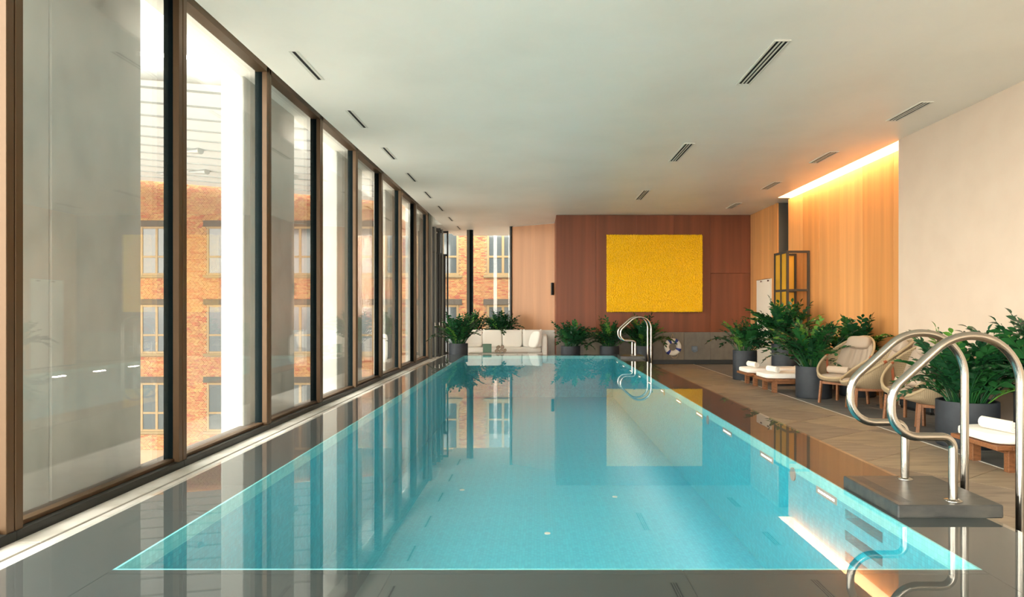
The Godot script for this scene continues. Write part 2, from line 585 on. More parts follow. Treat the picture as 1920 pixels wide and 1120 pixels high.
	var far := PackedVector2Array([Vector2(-3.4, -17.52), Vector2(SPR + 0.02, -17.52), Vector2(SPR + 0.02, -19.27), Vector2(0.55, -19.27), Vector2(0.55, -20.98), Vector2(-3.4, -23.7)])
	var ang := deg_to_rad(37)
	var ux := Vector2(cos(ang), -sin(ang))
	var uz := Vector2(sin(ang), cos(ang))
	for area in [strip, far]:
		for i in range(-30, 31):
			for j in range(-30, 31):
				var o: Vector2 = Vector2(3.4, -8.0) + ux * (i * 0.9) + uz * (j * 0.9)
				var gp := 0.005
				var cell := PackedVector2Array([o + ux * gp + uz * gp, o + ux * (0.9 - gp) + uz * gp, o + ux * (0.9 - gp) + uz * (0.9 - gp), o + ux * gp + uz * (0.9 - gp)])
				for q in Geometry2D.intersect_polygons(cell, area):
					if q.size() < 3: continue
					part("floor_tile", Geo.new().prism(Array(q), DECK - 0.012, DECK + rng.randf_range(-0.0006, 0.0006), 0.0), M["deck_%d" % (rng.randi() % 3)], fl)
	for k in 24:
		part("floor_tile", bx(4.432, 5.2, DECK - 0.012, DECK, k * 0.8 + 0.002, minf(k * 0.8 + 0.798, 19.27), 0.0015), M.deck_grey, fl)
		part("floor_tile", bx(5.204, 6.03, DECK - 0.012, DECK, k * 0.8 + 0.002, minf(k * 0.8 + 0.798, 19.27), 0.0015), M.deck_grey, fl)
	part("metal_strip", bx(4.405, 4.427, DECK - 0.012, DECK + 0.002, 0, 19.27), M.vent_white, fl, "bright metal strip set in the floor")
	part("near_floor", bx(-3.38, 6.03, DECK - 0.012, DECK, -6, -0.002), M.deck_grey, fl)
	# pale ledge and gutter along the glass
	for k in 12:
		var a2 := -6.0 + k * 2.6
		part("ledge_slab", bx(-3.6, -3.20, DECK - 0.012, DECK + 0.006, a2, a2 + 2.594, 0.003), M.pale_stone, fl)
		part("gutter_slab", bx(-3.18, SPL - 0.02, DECK - 0.012, DECK + 0.004, a2, minf(a2 + 2.594, 17.5 if a2 < 17.5 else 99.0), 0.003), M.pale_stone, fl)


func windows() -> void:
	# eleven tall bays; mullion k stands at depth 4.42 + 2.097 k
	for k in range(-4, 8):
		var d0 := 4.42 + 2.097 * k
		var d1 := d0 + 2.097
		var w := struct_node("window_%d" % (k + 5))
		# the split mullion between this bay and the one behind it
		part("mullion", bx(-3.44, WIN, DECK + 0.06, 4.19, d1 - 0.072, d1 - 0.005, 0.003), M.bronze, w)
		part("mullion", bx(-3.44, WIN, DECK + 0.06, 4.19, d1 + 0.005, d1 + 0.072, 0.003), M.bronze, w)
		part("gasket", bx(-3.515, -3.435, DECK + 0.06, 4.19, d1 - 0.066, d1 + 0.066), M.gasket, w)
		part("mullion_cap", bx(-3.545, -3.512, DECK, 4.19, d1 - 0.04, d1 + 0.04, 0.003), M.gasket, w)
		part("sill_rail", bx(-3.52, WIN + 0.012, DECK + 0.004, DECK + 0.07, d0, d1, 0.003), M.frame_dark, w)
		part("glazing_bead", bx(-3.50, -3.425, DECK + 0.07, DECK + 0.10, d0 + 0.07, d1 - 0.07, 0.003), M.bronze, w)
		part("head_rail", bx(-3.52, WIN, 4.10, 4.188, d0, d1, 0.003), M.bronze, w)
		var gl := Geo.new()
		gl.quad(at(GLASS, DECK + 0.08, d0 + 0.05), at(GLASS, DECK + 0.08, d1 - 0.05), at(GLASS, 4.12, d1 - 0.05), at(GLASS, 4.12, d0 + 0.05))
		part("glass_pane", gl, M.glass, w)
		var gl2 := Geo.new()
		gl2.quad(at(GLASS - 0.024, DECK + 0.08, d0 + 0.05), at(GLASS - 0.024, DECK + 0.08, d1 - 0.05), at(GLASS - 0.024, 4.12, d1 - 0.05), at(GLASS - 0.024, 4.12, d0 + 0.05))
		part("glass_pane", gl2, M.glass, w)
	# end post, and the casement doors beyond it
	var t := struct_node("trim_1")
	part("post", bx(-3.56, -3.30, DECK, 4.19, 21.27, 21.50, 0.006), M.frame_grey, t)
	var dleaf := [[21.75, -3.40, -3.22, true], [22.15, -3.40, -3.14, false], [22.5, -3.40, -3.10, true], [22.9, -3.35, -2.98, false]]
	for k in 4:
		var q: Array = dleaf[k]
		var dd: float = q[0]
		var n := struct_node("door_%d" % (k + 2))
		var top := 3.80
		part("stile", bx(q[1], q[1] + 0.05, DECK + 0.02, top, dd, dd + 0.06, 0.004), M.frame_dark, n)
		part("stile", bx(q[2] - 0.05, q[2], DECK + 0.02, top, dd, dd + 0.06, 0.004), M.frame_grey if q[3] else M.frame_dark, n)
		for y in [DECK + 0.02, 0.28, 2.95, top - 0.07]:
			part("rail", bx(q[1], q[2], y, y + 0.07, dd + 0.004, dd + 0.056, 0.004), M.frame_dark, n)
		if not q[3]:
			part("door_panel", bx(q[1] + 0.05, q[2] - 0.09, DECK + 0.09, 2.95, dd + 0.02, dd + 0.04), M.frame_dark, n)
		part("handle", Geo.new().tube([at(q[2] - 0.025, 0.62, dd - 0.04), at(q[2] - 0.025, 0.74, dd - 0.04)], 0.012, 8), M.steel, n)
	for k in 3:
		var gl3 := Geo.new()
		gl3.quad(at(GLASS, DECK + 0.05, 21.5 + k * 0.8), at(GLASS, DECK + 0.05, 22.28 + k * 0.8), at(GLASS, 4.1, 22.28 + k * 0.8), at(GLASS, 4.1, 21.5 + k * 0.8))
		part("glass_pane", gl3, M.glass, t)
		part("post", bx(-3.52, -3.40, DECK, 4.19, 22.28 + k * 0.8, 22.34 + k * 0.8, 0.004), M.frame_dark, t)
	part("head_rail", bx(-3.52, -3.0, 3.83, 4.19, 21.5, 24.0), M.white_paint, t)
	# far glazing between the doors and the pale wall, on the slant
	var B := Vector2(-0.803, -21.91)
	var C := Vector2(-3.30, -23.60)
	var wf := struct_node("window_20")
	var dirv := (C - B).normalized()
	var nn := Vector2(dirv.y, -dirv.x)
	for s in [[0.0, 0.02, "frame_dark"], [0.545, 0.572, "gasket"], [0.572, 0.612, "frame_grey"], [0.985, 1.0, "frame_dark"]]:
		var a := B.lerp(C, s[0])
		var b := B.lerp(C, s[1])
		part("mullion", Geo.new().prism([a - nn * 0.05, b - nn * 0.05, b + nn * 0.05, a + nn * 0.05], DECK, CEIL + 0.1), M[s[2]], wf)
	part("sill_rail", Geo.new().prism([B - nn * 0.05, C - nn * 0.05, C + nn * 0.05, B + nn * 0.05], DECK, DECK + 0.1), M.frame_dark, wf)
	var gf := Geo.new()
	for s in [[0.02, 0.545], [0.612, 0.985]]:
		var a := B.lerp(C, s[0])
		var b := B.lerp(C, s[1])
		gf.quad(Vector3(a.x, DECK + 0.1, a.y), Vector3(b.x, DECK + 0.1, b.y), Vector3(b.x, CEIL + 0.05, b.y), Vector3(a.x, CEIL + 0.05, a.y))
	part("glass_pane", gf, M.glass, wf)


# ------------------------------------------------------------------ pool
func pool() -> void:
	var p := thing("swimming_pool", "long turquoise mosaic swimming pool with dark stone overflow edge", "pool")
	part("basin_floor", bx(PXL - 0.2, PXR + 0.2, -1.25, -1.05, PZN - 0.2, PZF + 0.2), M.mosaic, p)
	part("basin_wall", bx(PXL - 0.2, PXL, -1.05, -0.09, PZN, PZF), M.mosaic_wall, p)
	# the right wall leaves three toe holes open beside the near steps
	part("basin_wall", bx(PXR, PXR + 0.2, -1.05, -0.09, 4.22, PZF), M.mosaic_wall, p)
	part("basin_wall", bx(PXR, PXR + 0.2, -1.05, -0.09, PZN, 3.76), M.mosaic_wall, p)
	for k in 4:
		part("basin_wall", bx(PXR, PXR + 0.2, [-0.12, -0.25, -0.38, -1.05][k], [-0.09, -0.18, -0.31, -0.44][k], 3.76, 4.22), M.mosaic_wall, p)
	part("toe_hole_back", bx(PXR + 0.14, PXR + 0.2, -0.44, -0.12, 3.76, 4.22), M.mosaic_wall, p)
	part("basin_wall", bx(PXL - 0.2, PXR + 0.2, -1.05, -0.09, PZF, PZF + 0.2), M.mosaic_wall, p)
	part("basin_wall", bx(PXL - 0.2, PXR + 0.2, -1.05, -0.09, PZN - 0.2, PZN), M.mosaic_wall, p)
	for q in [[PXL - 0.012, PXL, PZN, PZF], [PXR, PXR + 0.012, PZN, PZF], [PXL - 0.012, PXR + 0.012, PZF, PZF + 0.012], [PXL - 0.012, PXR + 0.012, PZN - 0.012, PZN]]:
		part("edge_lip", bx(q[0], q[1], -0.09, -0.012, q[2], q[3]), M.mosaic_lip, p)
	# overflow slabs, just under the water
	var y0 := -0.11
	var y1 := -0.012
	for k in 13:
		var a := SZN + k * 1.25
		var b := minf(a + 1.247, SZF)
		part("overflow_slab", bx(SPL, PXL - 0.012, y0, y1, a, b), M.pool_slab, p)
		part("overflow_slab", bx(PXR + 0.012, SPR, y0, y1, a, b), M.pool_slab, p)
	for k in 3:
		var xs := [PXL - 0.011, -0.62, 0.625, PXR + 0.011]
		part("overflow_slab", bx(xs[k] + 0.0015, xs[k + 1] - 0.0015, y0, y1, SZN, PZN - 0.06), M.pool_slab, p)
		part("overflow_slab", bx(xs[k] + 0.0015, xs[k + 1] - 0.0015, y0, y1, PZN - 0.057, PZN - 0.012), M.pool_slab, p)
		part("overflow_slab", bx(xs[k] + 0.0015, xs[k + 1] - 0.0015, y0, y1, PZF + 0.012, SZF), M.pool_slab, p)
	# outer sides of the raised basin
	part("outer_wall", bx(SPL, SPL + 0.06, DECK, y0, SZN, SZF), M.pool_slab, p)
	part("outer_wall", bx(SPR - 0.06, SPR, DECK, y0, SZN, SZF), M.pool_slab, p)
	part("outer_wall", bx(SPL, SPR, DECK, y0, SZN, SZN + 0.06), M.pool_slab, p)
	part("outer_wall", bx(SPL, SPR, DECK, y0, SZF - 0.06, SZF), M.pool_slab, p)
	# strip lights and inlets in the walls
	for side in [1]:
		for k in 11:
			var d := 4.49 + k * 1.17
			var x := PXR if side == 1 else PXL
			var fx := part("pool_light", bx(x - 0.004, x + 0.004, -0.135, -0.085, d - 0.16, d + 0.16, 0.002), M.steel_grey, p)
			for s in 6:
				part("light_lens", bx(minf(x, x - side * 0.006), maxf(x, x - side * 0.006), -0.117, -0.103, d - 0.13 + s * 0.044, d - 0.13 + s * 0.044 + 0.03), M.led_white, fx)
			area_light("pool_light_lamp", at(x - side * 0.02, -0.11, d), Vector2(0.32, 0.02), Vector3(0, PI / 2 * side, 0), rgb(255, 250, 236), 0.22)
	for d in [5.07, 7.6, 10.2, 12.8]:
		part("pool_inlet", Geo.new().tube([at(PXR + 0.01, -0.11, d), at(PXR - 0.008, -0.11, d)], 0.05, 16), M.steel_grey, p)
	for q in [[-0.9, 8.2], [1.0, 5.6], [0.9, 7.9], [0.1, 6.6]]:
		part("floor_inlet", Geo.new().lathe([[0.03, -1.05], [0.03, -1.044], [0.012, -1.043], [0.0, -1.043]], 12, Transform3D(Basis(), at(q[0], 0, q[1]))), M.vent_white, p)
	# water: level with the slabs' top, one still sheet over basin and overflow
	var g := Geo.new()
	g.quad(at(SPL - 0.004, 0, SZN), at(SPR + 0.004, 0, SZN), at(SPR + 0.004, 0, SZF), at(SPL - 0.004, 0, SZF))
	single("pool_water", g, M.water, "still clear water filling the pool to its overflow edge", "water")


func handrail_path() -> Array:
	# in the plane across the pool: corners (x, y, radius of the bend)
	var key: Array[Vector3] = [Vector3(2.285, 0.06, 0), Vector3(2.285, 0.41, 0.065), Vector3(1.945, 0.41, 0.15), Vector3(1.945, 0.664, 0.16), Vector3(2.276, 0.965, 0.28), Vector3(2.655, 0.965, 0.265), Vector3(2.655, DECK, 0)]
	var out := []
	for i in key.size():
		var p := Vector2(key[i].x, key[i].y)
		if i == 0 or i == key.size() - 1:
			out.append(Vector3(p.x, p.y, 0))
			continue
		var a := (Vector2(key[i - 1].x, key[i - 1].y) - p).normalized()
		var b := (Vector2(key[i + 1].x, key[i + 1].y) - p).normalized()
		var half := absf(a.angle_to(b)) / 2.0
		var c := p + (a + b).normalized() * (key[i].z / sin(half))
		var t := key[i].z / tan(half)
		var s0 := (p + a * t - c)
		var s1 := (p + b * t - c)
		for k in 13:
			var q := c + s0.rotated(s0.angle_to(s1) * k / 12.0)
			out.append(Vector3(q.x, q.y, 0))
	return out


func steps() -> void:
	var rail := Geo.new().tube(handrail_path(), 0.0235, 20).mesh()
	var flange := Geo.new().lathe([[0.045, 0.0], [0.045, 0.006], [0.026, 0.010], [0.02, 0.010]], 20).mesh()
	var i := 0
	for d in [3.66, 15.80]:
		var where: String = ["by the near pool corner", "at the far end of the pool"][i]
		var s := thing("step_slab", "dark stone step slab on the pool edge, " + where, "step", at(2.22, 0, d + 0.33), 0, "stone step slabs on the pool edge")
		var g := Geo.new().box(Vector3(-0.283, -0.012, -0.33), Vector3(0.283, 0.06, 0.33), 0.006)
		part("slab", g, M.step_stone, s)
		for k in 6:
			part("grip_strip", Geo.new().box(Vector3(-0.245 + k * 0.012, 0.0598, -0.29), Vector3(-0.241 + k * 0.012, 0.0606, 0.27)), M.base_dark, s)
		for k in 2:
			var dd: float = d + [0.09, 0.58][k]
			var h := thing("handrail", "polished steel looped handrail %s, %s of its pair" % [where, ["nearer", "farther"][k]], "handrail", at(0, 0, dd), 0, "steel pool handrails")
			part("rail", rail, M.steel, h)
			var f1 := part("flange", flange, M.steel, h)
			f1.position = Vector3(2.285, 0.06, 0)
			var f2 := part("flange", flange, M.steel, h)
			f2.position = Vector3(2.655, DECK, 0)
		i += 1


# ------------------------------------------------------------------ ceiling fittings and lamps
func fittings() -> void:
	var row := ["nearest", "second", "third"]
	for k in 3:
		var d: float = [7.52, 11.72, 16.0][k]
		var v := thing("ceiling_vent", "wide three-slot white ceiling vent above the pool edge, %s one" % row[k], "vent", at(2.47, CEIL, d), 0, "wide ceiling vents over the pool")
		vent(v, 0.17, 1.34)
	row = ["nearest", "second", "third", "farthest"]
	for k in 4:
		var d: float = [9.31, 12.08, 14.79, 17.6][k]
		var v := thing("ceiling_vent", "narrow slotted ceiling vent near the right wall, %s of four" % row[k], "vent", at(5.07, CEIL, d), 0, "ceiling vents along the right wall")
		vent(v, 0.17, 0.9)
	for k in range(0, 8):
		var d := 7.60 + 2.1 * k
		var which: String = ["just out of the picture", "nearest", "second", "third", "fourth", "fifth", "sixth", "seventh", "last"][k + 1]
		var v := thing("slot_diffuser", "single black slot diffuser in the ceiling along the windows, %s" % which, "vent", at(-2.555, CEIL, d), 0, "slot diffusers along the windows")
		var g := Geo.new()
		for s in [-1, 1]:
			g.box(Vector3(s * 0.035 - 0.017, -0.004, -0.44), Vector3(s * 0.035 + 0.017, 0, 0.44), 0.001)
		part("frame", g, M.vent_white, v)
		part("slot", Geo.new().box(Vector3(-0.018, -0.0015, -0.435), Vector3(0.018, 0.001, 0.435)), M.vent_dark, v)
	# cove lamp in the ceiling slot over the wooden wall
	var c := thing("cove_light", "warm light strip hidden in the ceiling slot above the wooden wall", "light", at(5.86, 4.16, 13.6))
	part("channel", Geo.new().box(Vector3(-0.05, 0.0, -2.68), Vector3(0.05, 0.03, 2.68)), M.vent_white, c)
	part("light_strip", Geo.new().box(Vector3(-0.03, -0.006, -2.66), Vector3(0.03, 0.0, 2.66)), M.led_warm, c)
	area_light("cove_lamp", at(5.86, 4.15, 13.6), Vector2(0.06, 5.3), Vector3(-PI / 2, 0, 0), rgb(255, 206, 150), 6.5)
	# small fittings on the walls
	single("wall_speaker", Geo.new().box(Vector3(-0.04, -0.19, -0.03), Vector3(0.04, 0.19, 0.03), 0.008), M.black_plastic, "slim black wall speaker on the pale wood panel by the corner", "speaker", at(0.47, 1.79, 20.99), 0.6)
	var sb := thing("socket_box", "small grey socket box on the stone plinth beside the lifebuoy", "socket", at(4.44, 0.045, 19.24))
	part("housing", Geo.new().box(Vector3(-0.08, -0.075, -0.035), Vector3(0.08, 0.075, 0.035), 0.012), M.grey_box, sb)
	part("flap", Geo.new().box(Vector3(-0.06, -0.035, 0.03), Vector3(0.06, 0.05, 0.046), 0.008), M.grey_box, sb)
	part("plug", Geo.new().box(Vector3(-0.04, -0.1, -0.02), Vector3(0.04, -0.07, 0.03), 0.008), M.grey_box, sb)


func vent(v: Node3D, w: float, l: float) -> void:
	part("backing", Geo.new().box(Vector3(-w / 2 + 0.01, -0.003, -l / 2 + 0.01), Vector3(w / 2 - 0.01, 0.001, l / 2 - 0.01)), M.vent_dark, v)
	var g := Geo.new()
	for s in [-1, 1]:
		g.box(Vector3(s * (w / 2 - 0.012) - 0.012, -0.012, -l / 2), Vector3(s * (w / 2 - 0.012) + 0.012, 0, l / 2), 0.002)
		g.box(Vector3(-w / 2 + 0.024, -0.012, s * (l / 2 - 0.01) - 0.01), Vector3(w / 2 - 0.024, 0, s * (l / 2 - 0.01) + 0.01), 0.002)
	part("frame", g, M.vent_white, v)
	for k in 2:
		var x := (w - 0.048) * ((k + 1) / 3.0 - 0.5)
		part("slat", Geo.new().box(Vector3(x - 0.008, -0.010, -l / 2 + 0.02), Vector3(x + 0.008, -0.001, l / 2 - 0.02)), M.vent_white, v)


# ------------------------------------------------------------------ art, lifebuoy, glass screen
func wall_things() -> void:
	var w := 2.69
	var h := 2.16
	var a := thing("relief_artwork", "large yellow relief artwork of countless small petals on the dark wall", "artwork", at(3.302, 2.167, 19.288))
	part("panel", Geo.new().box(Vector3(-w / 2 + 0.02, -h / 2 + 0.02, 0.0), Vector3(w / 2 - 0.02, h / 2 - 0.02, 0.09)), M.yellow_petal, a)
	var petal := Geo.new().blob(Vector3.ZERO, Vector3(0.0135, 0.0205, 0.030), 2.0, Transform3D(), 8, 6).mesh()
	var mm := MultiMesh.new()
	mm.transform_format = MultiMesh.TRANSFORM_3D
	mm.mesh = petal
	var places := []
	var nx := 108
	var ny := 70
	for i in nx:
		for j in ny:
			var x := -w / 2 + w * (i + 0.5) / nx
			var y := -h / 2 + h * (j + 0.5 + (0.25 if i % 2 == 0 else -0.25)) / ny
			var b := Basis.from_euler(Vector3(rng.randf_range(-1.0, 1.0), rng.randf_range(-0.9, 0.9), rng.randf_range(-0.5, 0.5)))
			places.append(Transform3D(b, Vector3(x, y, 0.095 + rng.randf_range(0, 0.014))))
	for s in [-1, 1]:
		for j in ny: places.append(Transform3D(Basis(), Vector3(s * (w / 2 - 0.02), -h / 2 + h * (j + 0.5) / ny, 0.05)))
		for i in nx: places.append(Transform3D(Basis(), Vector3(-w / 2 + w * (i + 0.5) / nx, s * (h / 2 - 0.02), 0.05)))
	mm.instance_count = places.size()
	for k in places.size(): mm.set_instance_transform(k, places[k])
	var mi := MultiMeshInstance3D.new()
	mi.name = "petals"
	mi.multimesh = mm
	mi.material_override = M.yellow_petal
	a.add_child(mi)
	mi.set_meta("kind", "stuff")
	# lifebuoy on its rope
	var px := 19.24 / 1280.0
	var b := thing("lifebuoy", "white and blue lifebuoy hanging on the stone plinth", "lifebuoy", at((1260.9 - 1007) * px, 1.1 - (650.8 - 584) * px, 19.22))
	var P := func(a0: float, a1: float, r: float, n2: int) -> Geo:
		var path := []
		for i in n2 + 1:
			var t := lerpf(a0, a1, float(i) / n2)
			path.append(Vector3(cos(t) * 0.175, sin(t) * 0.175, 0))
		return Geo.new().tube(path, r, 14, false)
	part("ring", P.call(0, TAU, 0.072, 40), M.buoy_white, b)
	for t in [2.05, 1.05, -0.42, -2.25]:
		part("band", P.call(t - 0.2, t + 0.2, 0.0735, 6), M.buoy_blue, b)
	var loop := []
	for i in 13:
		var t := PI + PI * i / 12.0
		loop.append(Vector3(0.045 + cos(t) * 0.10, -0.20 + sin(t) * 0.11, 0.01))
	part("rope", Geo.new().tube(loop, 0.008, 6), M.rope, b)
	part("rope", Geo.new().tube([Vector3(-0.035, 0.24, 0), Vector3(-0.012, 0.34, 0), Vector3(0.0, 0.37, 0), Vector3(0.012, 0.34, 0), Vector3(0.035, 0.24, 0)], 0.008, 6), M.rope, b)
	# screen box of dark metal and amber glass at the recess
	var s := thing("glass_screen", "dark metal framed screen box with amber textured glass by the wooden wall", "screen", at(5.775, DECK, 15.49))
	var hw := 0.255
	var hd := 0.39
	var H := 2.835
	for q in [[-hw, hd], [-hw, -hd], [hw - 0.05, hd], [hw - 0.05, -hd]]:
		part("post", Geo.new().box(Vector3(q[0] - 0.025 + 0.02, 0, q[1] - 0.025), Vector3(q[0] + 0.025 + 0.02, H, q[1] + 0.025), 0.003), M.lintel, s)
	part("post", Geo.new().box(Vector3(-hw, 0, -0.025), Vector3(-hw + 0.05, H, 0.025), 0.003), M.lintel, s)
	for y in [0.05, 0.82, 1.96, 2.81]:
		for zz in [-hd, hd]:
			part("cross_bar", Geo.new().box(Vector3(-hw + 0.045, y - 0.025, zz - 0.022), Vector3(hw - 0.055, y + 0.025, zz + 0.022), 0.003), M.lintel, s)
		part("cross_bar", Geo.new().box(Vector3(-hw + 0.003, y - 0.025, -hd + 0.025), Vector3(-hw + 0.047, y + 0.025, hd - 0.025), 0.003), M.lintel, s)
	for y in [[0.075, 0.795], [0.845, 1.935], [1.985, 2.785]]:
		for z in [[-hd + 0.025, -0.025], [0.025, hd - 0.025]]:
			part("glass_pane", Geo.new().box(Vector3(-hw + 0.022, y[0], z[0]), Vector3(-hw + 0.030, y[1], z[1])), M.amber_glass, s)
		part("glass_pane", Geo.new().box(Vector3(-0.02, y[0], -hd - 0.004), Vector3(hw - 0.055, y[1], -hd + 0.004)), M.amber_glass, s)
	part("lock_case", Geo.new().box(Vector3(-hw + 0.03, 1.55, -hd + 0.05), Vector3(-hw + 0.11, 2.22, -hd + 0.18), 0.004), M.base_dark, s)


# ------------------------------------------------------------------ plants
var frond_meshes := []
var stem_meshes := []
var leaf_places := []
var frond_reach := []
var leaf_mesh: ArrayMesh


func leaf_geo() -> Geo:
	var rows := []
	for r in 5:
		var t := r / 4.0
		var w: float = [0.02, 0.30, 0.36, 0.26, 0.01][r] * 0.76
		var y := 0.05 * sin(PI * t) - 0.10 * t * t
		rows.append([Vector3(-w, y + w * 0.30, -t), Vector3(0, y, -t), Vector3(w, y + w * 0.30, -t)])
	return Geo.new().grid(rows, false, false)


func make_fronds() -> void:
	var leaf := leaf_geo()
	leaf_mesh = leaf.mesh()
	for variant in 7:
		var bend: float = [0.25, 0.5, 0.8, 1.1, 1.45, 0.65, 1.8][variant]
		var lean: float = [0.15, 0.28, 0.40, 0.5, 0.62, 0.08, 0.75][variant]
		var path := []
		var rad := []
		var p := Vector3.ZERO
		var steps2 := 12
		var dirs := []
		for i in steps2 + 1:
			var a := lean + bend * pow(i / float(steps2), 1.4)
			var d := Vector3(sin(a), cos(a), 0.06 * sin(i * 0.6 + variant))
			path.append(p)
			dirs.append(d.normalized())
			rad.append(lerpf(0.014, 0.004, i / float(steps2)))
			p += d.normalized() / steps2
		var stem := Geo.new().tube(path, rad, 6)
		var places := []
		var pairs := 7
		for k in pairs:
			for side in [-1, 1]:
				var t := lerpf(0.20, 0.97, (k + 0.25 * side + 0.5) / pairs)
				var f := t * steps2
				var i0 := mini(int(f), steps2 - 1)
				var pp: Vector3 = path[i0].lerp(path[i0 + 1], f - i0)
				var tang: Vector3 = dirs[i0]
				var sv := Vector3(0, 0, side)
				var dir := (tang * rng.randf_range(0.45, 0.9) + sv * 0.75 + Vector3(rng.randf_range(-0.35, 0.35), rng.randf_range(-0.2, 0.3), 0)).normalized()
				var up := tang.cross(Vector3(0, 0, 1))
				up = (-up if up.x > 0 else up)
				up = (up + Vector3(rng.randf_range(-0.7, 0.7), 0.25, rng.randf_range(-0.7, 0.7))).normalized()
				var sz := 0.19 * (1.0 - 0.35 * absf(t - 0.55) / 0.45) * rng.randf_range(0.9, 1.1)
				var b := Basis.looking_at(dir, up).scaled(Vector3(sz, sz, sz))
				places.append(Transform3D(b, pp))
		var tb := Basis.looking_at(dirs[steps2], Vector3(-1, 0.4, 0)).scaled(Vector3(0.11, 0.11, 0.11))
		places.append(Transform3D(tb, path[steps2]))
		stem_meshes.append(stem.mesh())
		leaf_places.append(places)
		frond_reach.append([path[6], path[9], path[12] + dirs[12] * 0.13, path[9] + Vector3(0, 0, 0.15), path[9] - Vector3(0, 0, 0.15)])
		var whole := Geo.new().add(stem)
		for t2 in places: whole.add(leaf, t2)
		frond_meshes.append(whole.mesh())


func pot_geo(r: float, h: float) -> Geo:
	var t := 0.025
	return Geo.new().lathe([[0.0, 0.0], [r * 0.97, 0.0], [r * 0.97, 0.0], [r, 0.012], [r, 0.012], [r, h - 0.006], [r - 0.006, h], [r - 0.006, h], [r - t, h], [r - t, h], [r - t, h - 0.07]], 40)


func plant(where: Vector3, r: float, h: float, size: float, count: int, label: String, sd: int, lean_to := Vector2.ZERO, fine := false, room_for := Rect2(-50, -50, 100, 100)) -> Node3D:
	rng.seed = sd
	var p := thing("potted_plant", label, "plant", where, 0, "glossy potted plants round the pool")
	part("pot", pot_geo(r, h), M.pot_slate, p)
	part("soil", Geo.new().lathe([[r - 0.024, h - 0.06], [r * 0.5, h - 0.045], [0.0, h - 0.04]], 24), M.soil, p)
	var rest := Geo.new()
	for k in count:
		var a := TAU * k * 0.618 + rng.randf_range(-0.3, 0.3)
		var out := sqrt((k + 0.5) / count)
		var variant := 0
		var q := out + rng.randf_range(-0.25, 0.25)
		if q < 0.35: variant = [0, 5][rng.randi() % 2]
		elif q < 0.55: variant = [0, 1, 5][rng.randi() % 3]
		elif q < 0.8: variant = [1, 2, 3][rng.randi() % 3]
		else: variant = [2, 3, 4, 6][rng.randi() % 4]
		var s := size * rng.randf_range(0.72, 1.08)
		var base := Vector3(cos(a), 0, sin(a)) * out * r * 0.62
		var b := Basis(Vector3.UP, -a + rng.randf_range(-0.4, 0.4)) * Basis(Vector3.RIGHT, rng.randf_range(-0.12, 0.12))
		if lean_to != Vector2.ZERO:
			b = Basis(Vector3(lean_to.y, 0, -lean_to.x).normalized(), -0.25) * b
		var t := Transform3D(b.scaled(Vector3(s, s, s)), base + Vector3(0, h - 0.05, 0))
		for attempt in 12:      # fronds grow away from a wall that is close
			var clear := true
			for q3 in frond_reach[variant]:
				var tip: Vector3 = where + t * q3
				if not room_for.has_point(Vector2(tip.x, tip.z)): clear = false
			if clear: break
			if attempt > 7:
				variant = [0, 5][attempt % 2]
				s *= 0.93
			t.basis = (Basis(Vector3.UP, rng.randf_range(0, TAU))).scaled(Vector3(s, s, s))
		var m: Material = M.leaf_mid if rng.randf() < 0.42 else (M.leaf_light if rng.randf() < 0.14 else M.leaf_dark)
		if fine and k % 3 == 0 and k < 52:
			var f := part("frond", stem_meshes[variant], m, p)
			f.transform = t
			for lt in leaf_places[variant]:
				var l := part("leaf", leaf_mesh, m, f)
				l.transform = lt
		else:
			var f := part("frond", frond_meshes[variant], m, p)
			f.transform = t
	return p


func plants() -> void:
	make_fronds()
	plant(at(4.55, DECK, 14.95), 0.257, 0.64, 0.80, 44, "potted plant with long arching fronds in front of the frosted glass door", 101, Vector2(-0.6, 0.2))
	plant(at(5.30, DECK, 14.55), 0.29, 0.80, 0.98, 60, "tallest potted plant, standing before the amber glass screen", 102, Vector2.ZERO, false, Rect2(3, -15.05, 3.0, 5))
	plant(at(4.80, DECK, 11.85), 0.296, 0.545, 0.86, 72, "bushy plant in a slate pot between the loungers and the armchairs", 103)
	plant(at(5.68, DECK, 12.1), 0.30, 0.62, 0.84, 56, "potted plant behind the first armchair against the wooden wall", 104, Vector2.ZERO, false, Rect2(3, -16, 2.99, 5.1))
	plant(at(4.80, DECK, 7.62), 0.31, 0.50, 0.82, 64, "large leafy plant in a slate pot behind the near lounger", 105, Vector2.ZERO, true, Rect2(3, -12, 2.72, 12))
	plant(at(5.42, DECK, 7.28), 0.28, 0.62, 0.95, 50, "plant cut by the right edge of the picture", 106, Vector2.ZERO, true, Rect2(3, -12, 2.72, 12))
	plant(at(-2.10, DECK, 18.2), 0.255, 0.64, 0.80, 60, "potted plant at the left end of the white sofa", 107)
	plant(at(-2.1, DECK, 21.9), 0.26, 0.75, 0.78, 52, "left potted plant behind the white sofa", 108, Vector2.ZERO, false, Rect2(-3.2, -22.3, 5, 5))
	plant(at(-1.15, DECK, 21.3), 0.26, 0.78, 0.78, 52, "right potted plant behind the white sofa", 109, Vector2.ZERO, false, Rect2(-4, -21.55, 5, 5))
	plant(at(0.90, DECK, 18.35), 0.262, 0.56, 0.74, 56, "drooping potted plant by the corner of the dark wall", 110, Vector2(-0.5, 0.3), false, Rect2(-3, -19.22, 9, 5))
	plant(at(1.95, DECK, 18.4), 0.262, 0.56, 0.80, 44, "middle potted plant below the yellow artwork", 111, Vector2.ZERO, false, Rect2(-3, -19.22, 9, 5))
	plant(at(2.88, DECK, 18.5), 0.262, 0.56, 0.84, 46, "potted plant behind the far handrails", 112, Vector2.ZERO, false, Rect2(-3, -19.22, 9, 5))


